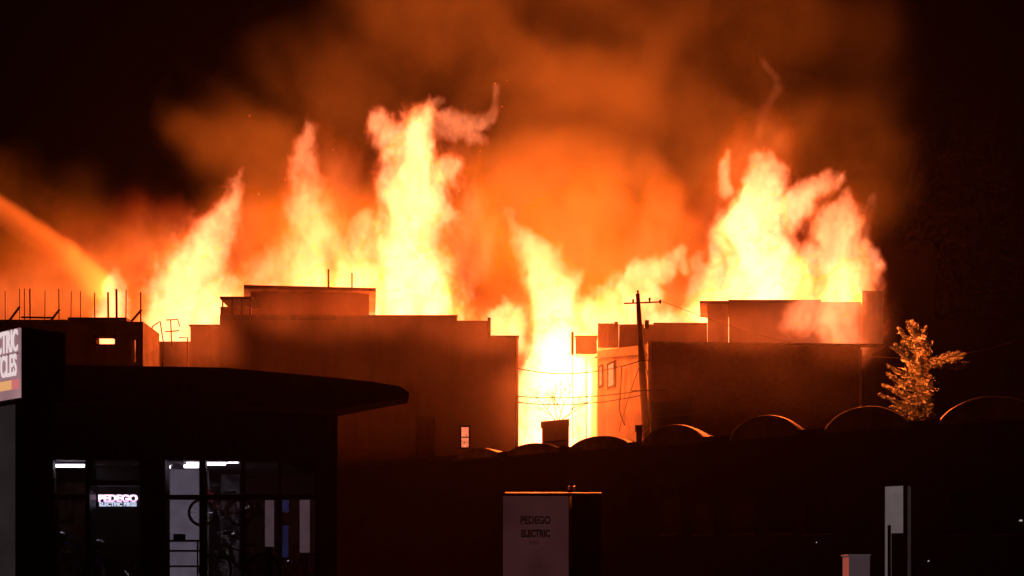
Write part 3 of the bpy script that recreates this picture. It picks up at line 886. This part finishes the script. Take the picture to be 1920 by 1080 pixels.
# ================================================================== FIRE, SMOKE (geometry-node volumes)
class G:
    def __init__(s, name):
        s.t = bpy.data.node_groups.new(name, 'GeometryNodeTree')
        s.t.interface.new_socket('Geometry', in_out='INPUT', socket_type='NodeSocketGeometry')
        s.t.interface.new_socket('Geometry', in_out='OUTPUT', socket_type='NodeSocketGeometry')
        s.i = s.t.nodes.new('NodeGroupInput'); s.o = s.t.nodes.new('NodeGroupOutput')
        s.oi = s.t.nodes.new('GeometryNodeObjectInfo')
        s.src = s.i.outputs[0]

    def n(s, typ, **kw):
        nd = s.t.nodes.new(typ)
        for k, v in kw.items():
            setattr(nd, k, v)
        return nd

    def put(s, v, sock):
        if isinstance(v, bpy.types.NodeSocket): s.t.links.new(v, sock)
        else: sock.default_value = v

    def math(s, op, a, b=0.0, clamp=False):
        nd = s.n('ShaderNodeMath', operation=op, use_clamp=clamp)
        s.put(a, nd.inputs[0]); s.put(b, nd.inputs[1])
        return nd.outputs[0]

    def vm(s, op, a, b=None, scale=None):
        nd = s.n('ShaderNodeVectorMath', operation=op)
        s.put(a, nd.inputs[0])
        if b is not None: s.put(b, nd.inputs[1])
        if scale is not None: s.put(scale, nd.inputs['Scale'])
        return nd.outputs['Value'] if op in ('LENGTH', 'DISTANCE') else nd.outputs['Vector']

    def noise(s, vec, scale, detail=3, rough=.55, dist=0.0):
        nd = s.n('ShaderNodeTexNoise')
        s.put(vec, nd.inputs['Vector'])
        nd.inputs['Scale'].default_value = scale
        nd.inputs['Detail'].default_value = detail
        nd.inputs['Roughness'].default_value = rough
        nd.inputs['Distortion'].default_value = dist
        return nd

    def ramp(s, v, a, b, c=0.0, d=1.0, smooth=True):
        nd = s.n('ShaderNodeMapRange', interpolation_type='SMOOTHSTEP' if smooth else 'LINEAR')
        s.put(v, nd.inputs['Value'])
        for k, x in (('From Min', a), ('From Max', b), ('To Min', c), ('To Max', d)):
            s.put(x, nd.inputs[k])
        return nd.outputs['Result']


def hull_mat(name, tint):
    m = bpy.data.materials.new(name); m.use_nodes = True; nt = m.node_tree
    nt.nodes.remove(nt.nodes['Principled BSDF'])
    t = nt.nodes.new('ShaderNodeBsdfTransparent'); t.inputs[0].default_value = (*tint, 1)
    nt.links.new(t.outputs[0], nt.nodes['Material Output'].inputs['Surface'])
    return m


def fire_mat(name, k, col=FLAME):
    m = bpy.data.materials.new(name); m.use_nodes = True; nt = m.node_tree
    nt.nodes.remove(nt.nodes['Principled BSDF'])
    a = nt.nodes.new('ShaderNodeAttribute'); a.attribute_name = 'density'
    mu = nt.nodes.new('ShaderNodeMath'); mu.operation = 'MULTIPLY'; mu.inputs[1].default_value = k
    e = nt.nodes.new('ShaderNodeEmission')
    mx_ = nt.nodes.new('ShaderNodeMix'); mx_.data_type = 'RGBA'
    mr_ = nt.nodes.new('ShaderNodeMapRange'); mr_.inputs['From Min'].default_value = 0.05; mr_.inputs['From Max'].default_value = 0.75
    mx_.inputs[6].default_value = (1.0, col[1] * .5, col[2] * .25, 1)      # cooler, redder rim gas
    mx_.inputs[7].default_value = (1.0, col[1] * 1.12, col[2] * 1.12, 1)
    nt.links.new(a.outputs['Fac'], mr_.inputs['Value']); nt.links.new(mr_.outputs[0], mx_.inputs[0])
    nt.links.new(mx_.outputs[2], e.inputs[0])
    nt.links.new(a.outputs['Fac'], mu.inputs[0]); nt.links.new(mu.outputs[0], e.inputs['Strength'])
    nt.links.new(e.outputs[0], nt.nodes['Material Output'].inputs['Volume'])
    return m


def smoke_mat(name, dens, col=(0.8, 0.8, 0.8), g=0.0, absorb=0.0):
    m = bpy.data.materials.new(name); m.use_nodes = True; nt = m.node_tree
    nt.nodes.remove(nt.nodes['Principled BSDF'])
    v = nt.nodes.new('ShaderNodeVolumePrincipled')
    v.inputs['Color'].default_value = (*col, 1)
    v.inputs['Density'].default_value = dens
    v.inputs['Density Attribute'].default_value = 'density'
    v.inputs['Anisotropy'].default_value = g
    nt.links.new(v.outputs[0], nt.nodes['Material Output'].inputs['Volume'])
    return m


HULL = hull_mat('flame_skin', (1.0, 1.0, 0.89))
SMHULL = hull_mat('smoke_skin', (1.0, 1.0, 0.89))


def finish(o, g, gh, dens, densh, mn, mx, voxel, hull, vmat, hmat):
    """o: temporary point object. g: field for the glowing volume, gh: the same field for the skin mesh."""
    def cube(gg, dd, vx):
        vc = gg.n('GeometryNodeVolumeCube')
        gg.put(dd, vc.inputs['Density'])
        vc.inputs['Min'].default_value = mn
        vc.inputs['Max'].default_value = mx
        for k, ax in enumerate('XYZ'):
            vc.inputs['Resolution ' + ax].default_value = max(4, int((mx[k] - mn[k]) / vx))
        return vc
    if hull is None:
        pts = o.data
        bpy.data.objects.remove(o)
        return volume_object(g, cube(g, dens, voxel), pts, vmat, 'glow_veil', None)
    vc = cube(gh, densh, max(voxel * 2.2, .28) if hull > .05 else 1.3)
    v2 = gh.n('GeometryNodeVolumeToMesh')
    gh.t.links.new(vc.outputs[0], v2.inputs[0])
    v2.inputs['Threshold'].default_value = hull
    v2.inputs['Adaptivity'].default_value = 0.2
    gh.t.links.new(v2.outputs[0], gh.o.inputs[0])
    md = o.modifiers.new('skin', 'NODES'); md.node_group = gh.t
    bpy.context.view_layer.update()
    dg = bpy.context.evaluated_depsgraph_get()
    me = bpy.data.meshes.new_from_object(o.evaluated_get(dg))
    me.materials.clear(); me.materials.append(hmat)
    me.name = o.name
    pts = o.data
    nm = o.name.split('.')[0]
    o.modifiers.clear()
    o.data = me
    return volume_object(g, cube(g, dens, voxel), pts, vmat, nm + '_body', o)


def volume_object(g, vc, pts, vmat, nm, parent):
    # a Volume object evaluated by geometry nodes
    po = bpy.data.objects.new('field_points', pts)       # never linked to the scene
    g.oi.inputs['Object'].default_value = po
    sm = g.n('GeometryNodeSetMaterial'); sm.inputs['Material'].default_value = vmat
    g.t.links.new(vc.outputs[0], sm.inputs[0])
    g.t.links.new(sm.outputs[0], g.o.inputs[0])
    vd = bpy.data.volumes.new(nm)
    vd.materials.append(vmat)
    vo = bpy.data.objects.new(nm, vd)
    COL.objects.link(vo)
    if parent is not None: vo.parent = parent
    mv = vo.modifiers.new('field', 'NODES'); mv.node_group = g.t
    return vo


FLK = 1.0
def flame(label, strokes, Y, k=1.5, lamp=0.0, warp=1.0, voxel=0.12, seed=0.0, edge=0.5, lampat=None, soot=0.45, kind='flame', col=FLAME, ragged=1.5, grp='flames rising from the burning buildings'):
    """strokes: lists of (px, py, half-width in px) running up each tongue of this flame."""
    pts = []
    for st_ in strokes:
        for (a, b) in zip(st_, st_[1:]):
            n = max(2, int(math.hypot(a[0] - b[0], a[1] - b[1]) / 5))
            for i in range(n):
                t = i / n
                pts.append((a[0] + (b[0] - a[0]) * t, a[1] + (b[1] - a[1]) * t, a[2] + (b[2] - a[2]) * t))
        pts.append(st_[-1])
    me = bpy.data.meshes.new('flame')
    vs = [P(a, b, Y) for a, b, _ in pts]
    me.from_pydata([tuple(v) for v in vs], [], [])
    at_ = me.attributes.new('rad', 'FLOAT', 'POINT')
    rr = [c * 1.45 * Y / F for _, _, c in pts]
    at_.data.foreach_set('value', rr)
    o = bpy.data.objects.new('flame', me); COL.objects.link(o)
    if kind == 'flame': tag(o, label, 'flame', grp)
    else:
        o.name = kind; tag(o, label, 'water jet')
    mr = max(rr)
    pad = 0.7 * warp + 0.3
    mn = Vector((min(v.x - r for v, r in zip(vs, rr)) - pad, Y - mr - pad * .6, min(v.z - r for v, r in zip(vs, rr)) - .3))
    mx = Vector((max(v.x + r for v, r in zip(vs, rr)) + pad, Y + mr + pad * .6, max(v.z + r for v, r in zip(vs, rr)) + pad))
    def field(use_info):
        g = G('flame_field')
        if use_info: g.src = g.oi.outputs['Geometry']
        pos = g.n('GeometryNodeInputPosition').outputs[0]
        q = g.vm('ADD', pos, (seed * 13.7, seed * 5.1, seed * 7.3))
        q = g.vm('MULTIPLY', q, (1, 1, .62))
        # domain warp: large swirls + small licks
        n1 = g.noise(q, 0.42, 1.0)
        n2 = g.noise(q, 1.25, 4.5, .66, .7)
        w1 = g.vm('SCALE', g.vm('SUBTRACT', n1.outputs['Color'], (.5, .5, .5)), scale=2.4 * warp)
        w2 = g.vm('SCALE', g.vm('SUBTRACT', n2.outputs['Color'], (.5, .5, .5)), scale=1.25 * warp)
        pw = g.vm('ADD', pos, g.vm('ADD', w1, w2))
        sn = g.n('GeometryNodeSampleNearest', domain='POINT')
        g.t.links.new(g.src, sn.inputs['Geometry']); g.t.links.new(pw, sn.inputs['Sample Position'])
        si = g.n('GeometryNodeSampleIndex', data_type='FLOAT_VECTOR', domain='POINT')
        g.t.links.new(g.src, si.inputs[0]); g.t.links.new(g.n('GeometryNodeInputPosition').outputs[0], si.inputs['Value'])
        g.t.links.new(sn.outputs[0], si.inputs['Index'])
        sr = g.n('GeometryNodeSampleIndex', data_type='FLOAT', domain='POINT')
        na = g.n('GeometryNodeInputNamedAttribute', data_type='FLOAT'); na.inputs['Name'].default_value = 'rad'
        g.t.links.new(g.src, sr.inputs[0]); g.t.links.new(na.outputs[0], sr.inputs['Value'])
        g.t.links.new(sn.outputs[0], sr.inputs['Index'])
        d = g.vm('DISTANCE', pw, si.outputs[0])
        u = g.math('DIVIDE', d, sr.outputs[0])
        nf_ = g.noise(g.vm('ADD', q, (9.1, 3.3, 5.7)), 2.3, 4, .68, .9)
        u = g.math('ADD', u, g.math('MULTIPLY', g.math('SUBTRACT', nf_.outputs['Fac'], .47), ragged))
        body = g.ramp(u, 1.0, 1.0 - edge)
        # soot and thin places inside the flame
        n3 = g.noise(q, 0.8, 3, .6, .8)
        ss = g.ramp(n3.outputs['Fac'], .36, .58, 1 - soot, 1.15)
        # cooler towards the tip
        dens = g.math('MULTIPLY', body, ss)
        return g, dens
    g, dens = field(True)
    gh, densh = field(False)
    finish(o, g, gh, dens, densh, mn, mx, voxel, 0.12, fire_mat('flame_glow', k * FLK, col) if kind == 'flame' else smoke_mat('water_spray', k, (.95, .95, .95), .2), HULL)
    if lamp:
        li = bpy.data.lights.new('flame_light', 'POINT')
        li.energy = lamp; li.color = LAMP; li.shadow_soft_size = 0.0
        lo = bpy.data.objects.new('flame_light', li); COL.objects.link(lo)
        lo.location = P(*(lampat or st_[0][:2]), Y)
        lo.parent = o
    return o


YFL = 51.0
LP = 0.55
flame('small pointed flame behind the bare reinforcing bars',
      [[(205, 680, 34), (208, 610, 30), (212, 560, 24), (218, 525, 17), (220, 510, 8)]], 47, k=2.6, lamp=7000 * LP, warp=.4, seed=1, voxel=.09, lampat=(232, 610))
flame('leaning flame left of the central building, its thin tongue curling up',
      [[(330, 660, 62), (342, 575, 66), (366, 500, 52), (398, 445, 35), (426, 405, 20), (440, 375, 12), (436, 345, 9), (446, 330, 6)],
       [(405, 620, 40), (410, 565, 36), (430, 520, 24)]], 48, k=1.7, lamp=26000 * LP, warp=.75, seed=2, voxel=.11, lampat=(345, 540))
flame('tall soft flame rising directly behind the rooftop block',
      [[(580, 590, 100), (590, 510, 84), (592, 440, 58), (580, 370, 42), (562, 320, 30), (565, 280, 26), (580, 245, 18), (575, 225, 8)],
       [(490, 600, 60), (530, 530, 60), (560, 480, 40)], [(650, 590, 60), (655, 520, 50)]], YFL, k=1.15, lamp=26000 * LP, warp=.8, seed=3, edge=.8, lampat=(585, 440), soot=.5)
flame('tallest and brightest flame right of the rooftop block',
      [[(765, 620, 98), (752, 550, 98), (748, 480, 80), (768, 420, 66), (782, 360, 70), (780, 300, 62), (772, 260, 54), (785, 228, 30), (812, 205, 10)],
       [(690, 600, 60), (690, 520, 48), (690, 470, 34), (680, 425, 24)], [(745, 260, 34), (725, 250, 24)], [(840, 310, 26), (850, 290, 14)]],
      50, k=1.75, lamp=50000 * LP, warp=.8, seed=4, lampat=(775, 360), soot=.55)
flame('thin orange tongue curling off the top of the tallest flame',
      [[(800, 215, 20), (850, 240, 22), (890, 240, 18), (918, 228, 12), (928, 205, 9), (930, 170, 7)], [(760, 215, 14), (800, 200, 14), (828, 190, 8)], [(880, 262, 14), (905, 270, 8)]],
      49.4, k=.75, warp=.45, seed=5, voxel=.09, soot=.6)
flame('blunt flame fading to orange on the right flank of the tallest one',
      [[(850, 600, 44), (840, 520, 42), (862, 440, 42), (880, 380, 44), (875, 340, 30)], [(910, 430, 30), (900, 500, 30)]], 51.5, k=.24, warp=.9, seed=6, edge=.8, soot=.6)
flame('broad flame bending left above the gap between the buildings',
      [[(1060, 700, 84), (1050, 620, 84), (1032, 560, 68), (1015, 500, 40), (985, 450, 26), (965, 425, 12), (962, 400, 5)],
       [(940, 640, 40), (955, 600, 32), (925, 590, 20)], [(1100, 640, 44), (1110, 590, 34)]], 50, k=1.7, lamp=42000 * LP, warp=.7, seed=7, lampat=(1045, 560), soot=.35)
flame('white-hot fire at ground level filling the gap between the buildings',
      [[(1050, 860, 90), (1048, 780, 82), (1055, 720, 70), (1052, 670, 56)], [(1095, 830, 44), (1100, 760, 40)]], 49, k=2.6, lamp=36000 * LP, warp=.5, seed=8, lampat=(1060, 720), soot=.2)
flame('low curling flame behind the top of the utility pole',
      [[(1120, 620, 36), (1150, 560, 32), (1180, 520, 24), (1215, 505, 26), (1245, 492, 24), (1262, 478, 18), (1272, 500, 13)],
       [(1170, 610, 42), (1200, 560, 36)], [(1220, 610, 34), (1270, 600, 34), (1320, 590, 32)], [(1150, 560, 20), (1160, 520, 12)]],
      50, k=1.9, lamp=22000 * LP, warp=.55, seed=9, voxel=.10, lampat=(1200, 545))
flame('big flame above the right building, narrowing to a ragged peak',
      [[(1400, 600, 104), (1400, 540, 100), (1405, 470, 84), (1412, 410, 62), (1425, 360, 44), (1432, 320, 32), (1425, 292, 18)],
       [(1330, 540, 30), (1340, 500, 26)], [(1340, 575, 60), (1400, 570, 60), (1360, 540, 40)], [(1470, 400, 40), (1510, 365, 26), (1550, 340, 16), (1572, 322, 8)], [(1365, 350, 14), (1352, 305, 12), (1360, 270, 8)]],
      50, k=1.75, lamp=60000 * LP, warp=.75, seed=10, lampat=(1410, 420), soot=.4)
flame('pointed flame at the right end of the fire beside the big one',
      [[(1580, 600, 58), (1580, 540, 66), (1575, 490, 54), (1572, 440, 40), (1575, 400, 26), (1582, 370, 14), (1588, 355, 6)],
       [(1500, 520, 30), (1520, 490, 30)], [(1625, 560, 24), (1630, 500, 20), (1615, 460, 12)]],
      48.5, k=1.45, lamp=30000 * LP, warp=.6, seed=11, voxel=.10, lampat=(1590, 500), soot=.4)
flame('orange flame pouring over the roof edge at the right end',
      [[(1575, 652, 40), (1560, 615, 50), (1575, 565, 50), (1605, 525, 36)], [(1510, 590, 34), (1530, 560, 34)], [(1540, 650, 10), (1552, 625, 16)]], 43.6, k=.85, warp=.5, seed=12, voxel=.10, soot=.7, lampat=(1600, 560))
flame('faint detached wisp of fire high above the right building',
      [[(1415, 250, 12), (1420, 215, 12), (1432, 190, 10), (1455, 160, 10), (1448, 130, 9), (1435, 112, 6)], [(1450, 270, 12), (1470, 250, 8)]],
      51, k=.22, warp=.6, seed=13, voxel=.1, edge=.8)
flame('thin broken tongue at the far right of the fire',
      [[(1622, 470, 14), (1628, 420, 14), (1632, 385, 9), (1634, 372, 5)]], 48, k=.45, warp=.5, seed=14, voxel=.08, soot=.9)

HOT = (1.0, 0.135, 0.03)
gs = dict(ragged=.5, edge=1.0, warp=1.5, voxel=.25, soot=.55, col=HOT, grp='soft orange glow sheets added behind the sharper flames')  # glow volumes added for the orange light in the smoke between flames
flame('wide soft orange glow added behind the rooftop block and the tallest flame',
      [[(560, 600, 110), (580, 480, 105), (620, 380, 85), (640, 320, 60)], [(700, 600, 120), (740, 450, 110), (800, 340, 90), (850, 290, 50)], [(880, 600, 80), (890, 500, 60), (900, 400, 50)]], 53.0, k=.16, seed=41, **gs)
flame('soft orange glow added between the bent flame and the utility pole',
      [[(1000, 620, 110), (1050, 520, 110), (1090, 440, 80), (1130, 380, 45), (1120, 340, 25)], [(1180, 620, 100), (1200, 520, 100), (1230, 440, 80)]], 53.2, k=.2, seed=42, **gs)
flame('soft orange glow added around the big flame on the right building',
      [[(1340, 600, 90), (1360, 480, 90), (1400, 360, 80), (1430, 290, 50)], [(1560, 600, 80), (1560, 500, 80), (1540, 420, 60)]], 53.1, k=.2, seed=43, **gs)
flame('low soft glow added behind the reinforcing bars and the burnt frame',
      [[(0, 580, 85), (60, 560, 100), (180, 530, 110), (300, 500, 115), (420, 500, 110), (470, 430, 70)], [(330, 640, 80), (420, 620, 80)]], 52.8, k=.19, seed=44, **gs)

for lab, st_, kk, sd in (
    ('small flames licking under the thin roof at the left end of the central building', [[(440, 600, 22), (436, 572, 18), (446, 552, 10)], [(415, 590, 20), (412, 565, 12)]], 2.4, 51),
    ('ragged low flames along the parapet between the rooftop block and the chimney pipe', [[(700, 600, 30), (712, 570, 22), (704, 545, 12)], [(810, 610, 34), (822, 570, 24), (812, 540, 10)], [(750, 605, 30), (760, 580, 22)]], 1.6, 52),
    ('short forked flame above the right-hand end of the central building', [[(925, 640, 26), (932, 600, 22), (948, 575, 14), (944, 556, 6)], [(958, 620, 20), (972, 590, 12)]], 1.8, 53),
    ('small upright flame just left of the utility pole top', [[(1150, 620, 22), (1142, 580, 18), (1154, 550, 12), (1148, 528, 5)], [(1122, 610, 16), (1118, 585, 10)]], 1.8, 54),
    ('small flames on the left shoulder of the big right-hand flame', [[(1310, 560, 28), (1318, 520, 22), (1308, 490, 14), (1316, 470, 6)], [(1345, 470, 20), (1336, 430, 12), (1342, 405, 5)]], 1.3, 55),
    ('thin flames between the big right-hand flame and the pointed one', [[(1500, 560, 24), (1512, 520, 20), (1502, 485, 12), (1512, 462, 6)], [(1530, 440, 14), (1524, 415, 7)]], 1.3, 56),
    ('narrow flames beside the leaning flame at left', [[(290, 640, 24), (284, 600, 18), (296, 575, 9)], [(262, 650, 16), (258, 625, 8)]], 1.5, 57)):
    flame(lab, st_, 48.6, k=kk, warp=.45, voxel=.09, seed=sd, soot=.5)

flame('continuous low band of orange glow added behind all the roofs',
      [[(250, 610, 60), (420, 590, 70), (640, 570, 70), (860, 590, 55), (960, 600, 60), (1150, 590, 60), (1330, 570, 65), (1560, 580, 55)]], 52.4, k=.42, seed=45, **gs)

# embers carried up with the smoke
random.seed(21)
em = bmesh.new()
for _ in range(16):
    px, py = random.choice(((random.uniform(450, 960), random.uniform(150, 420)), (random.uniform(1000, 1660), random.uniform(120, 460))))
    c = P(px, py, random.uniform(45, 50)); r = random.uniform(.01, .022)
    bmesh.ops.create_icosphere(em, subdivisions=1, radius=r, matrix=Matrix.Translation(c))
me = bpy.data.meshes.new('embers'); em.to_mesh(me); em.free(); me.materials.append(M['ember'])
o = bpy.data.objects.new('embers', me); COL.objects.link(o); struct(o, 'stuff', 'glowing embers drifting in the smoke')

# ---- smoke
YM = 60.0
def smoke(name, label, blobs, dens, mn, mx, voxel, noise_s=.11, seed=0, contrast=(.43, .58), hull=.04, warp=5.0, col=(.8, .8, .8), g_=0.0, lo=0.0, YM=YM, ydepth=None):
    me = bpy.data.meshes.new(name); me.from_pydata([(0, YM, 10)], [], [])
    o = bpy.data.objects.new(name, me); COL.objects.link(o)
    struct(o, 'stuff', label)
    def field():
        g = G('smoke_field')
        pos = g.n('GeometryNodeInputPosition').outputs[0]
        q = g.vm('ADD', pos, (seed * 17.0, seed * 3.0, seed * 9.0))
        n1 = g.noise(q, noise_s, 4, .55)
        pw = g.vm('ADD', pos, g.vm('SCALE', g.vm('SUBTRACT', n1.outputs['Color'], (.5, .5, .5)), scale=warp))
        tot = None
        for (px, py, rx, rz, ry, w) in blobs:
            c = P(px, py, YM)
            s = Vector((1 / (rx * YM / F), 1 / ry, 1 / (rz * YM / F)))
            d = g.vm('LENGTH', g.vm('MULTIPLY', g.vm('SUBTRACT', pw, tuple(c)), tuple(s)))
            v = g.ramp(d, 1.0, .35, 0.0, w)
            tot = v if tot is None else g.math('MAXIMUM', tot, v)
        n2 = g.noise(g.vm('ADD', pw, (4, 4, 4)), noise_s * 1.7, 6, .62, .9)
        bil = g.ramp(n2.outputs['Fac'], contrast[0], contrast[1], lo, 1.0)
        dd = g.math('MULTIPLY', tot, bil)
        return g, dd
    g, dd = field()
    gh, ddh = field()
    v = finish(o, g, gh, dd, ddh, mn, mx, voxel, hull, smoke_mat(name + '_volume', dens, col, g_), SMHULL)
    if hull is None:
        struct(v, 'stuff', label)
        return v
    return o

smoke('smoke', 'thick smoke glowing orange and brown behind and above the flames',
      # px, py, rx, rz (px), depth radius m, weight
      [(640, 440, 300, 190, 6, .9), (500, 290, 190, 130, 5, .26), (380, 285, 75, 70, 4, .34), (640, 180, 220, 130, 6, .13), (820, 20, 230, 220, 6, .20),
       (1080, 430, 330, 210, 6, .9), (1080, 180, 300, 260, 6, .30), (1350, 260, 260, 240, 6, .22), (1400, 0, 300, 240, 6, .12), (1000, 0, 300, 200, 6, .26),
       (1060, -150, 420, 240, 6, .26), (1570, 320, 150, 220, 5, .13), (1600, 80, 150, 160, 5, .06), (160, 540, 340, 120, 6, .9), (60, 430, 240, 100, 5, .3)],
      0.27, (X(-350, YM), 53.0, 4), (X(1850, YM), 68, Z(-330, YM)), .42, col=(.46, .52, .50), contrast=(.37, .58), lo=.20, warp=8.5)

smoke('glow_veil', 'thin smoke veil added for glow in front of the burning roofs and the gap',
      [(760, 720, 420, 190, 1.6, .15), (1420, 740, 330, 170, 1.6, .16), (1100, 850, 130, 90, 1.6, 1.6), (1070, 760, 200, 150, 1.6, 1.0), (1060, 640, 150, 120, 1.6, .5), (650, 590, 260, 70, 1.6, .5), (880, 620, 160, 70, 1.6, .5), (1400, 620, 240, 60, 1.6, .5), (1590, 620, 110, 100, 1.6, .6), (380, 640, 110, 90, 1.6, .7)],
      0.045, (X(180, 36), 34.2, 1), (X(1780, 36), 37.8, Z(440, 36)), .3, noise_s=.25, warp=1.2, contrast=(.3, .6), hull=None, lo=.3, col=(.9, .9, .9), g_=.6, YM=36.0, seed=4)  # smoke veil added to give a bloom over the dark roof edges

# ---- water jet from a fire hose
flame('slanting jet of water spray glowing orange at the upper left',
      [[(-160, 292, 20), (-80, 342, 21), (0, 394, 22), (60, 436, 23), (110, 474, 24), (150, 508, 25), (182, 538, 25)]], 47.5, k=1.0, warp=.25, seed=30, edge=.9, soot=.3, ragged=.35, voxel=.14, kind='water_jet')

# ---- haze: smoky air round everything
hz = MB().box(-60, 60, -6, 80, -1.5, 48).build('haze', M['dark'])
hm = bpy.data.materials.new('haze_air'); hm.use_nodes = True; nt = hm.node_tree
nt.nodes.remove(nt.nodes['Principled BSDF'])
v = nt.nodes.new('ShaderNodeVolumePrincipled'); v.inputs['Color'].default_value = (.8, .70, .66, 1); v.inputs['Density'].default_value = 0.00006; v.inputs['Anisotropy'].default_value = 0.82
nt.links.new(v.outputs[0], nt.nodes['Material Output'].inputs['Volume'])
hz.data.materials[0] = hm
struct(hz, 'stuff', 'thin smoky air around the whole place')
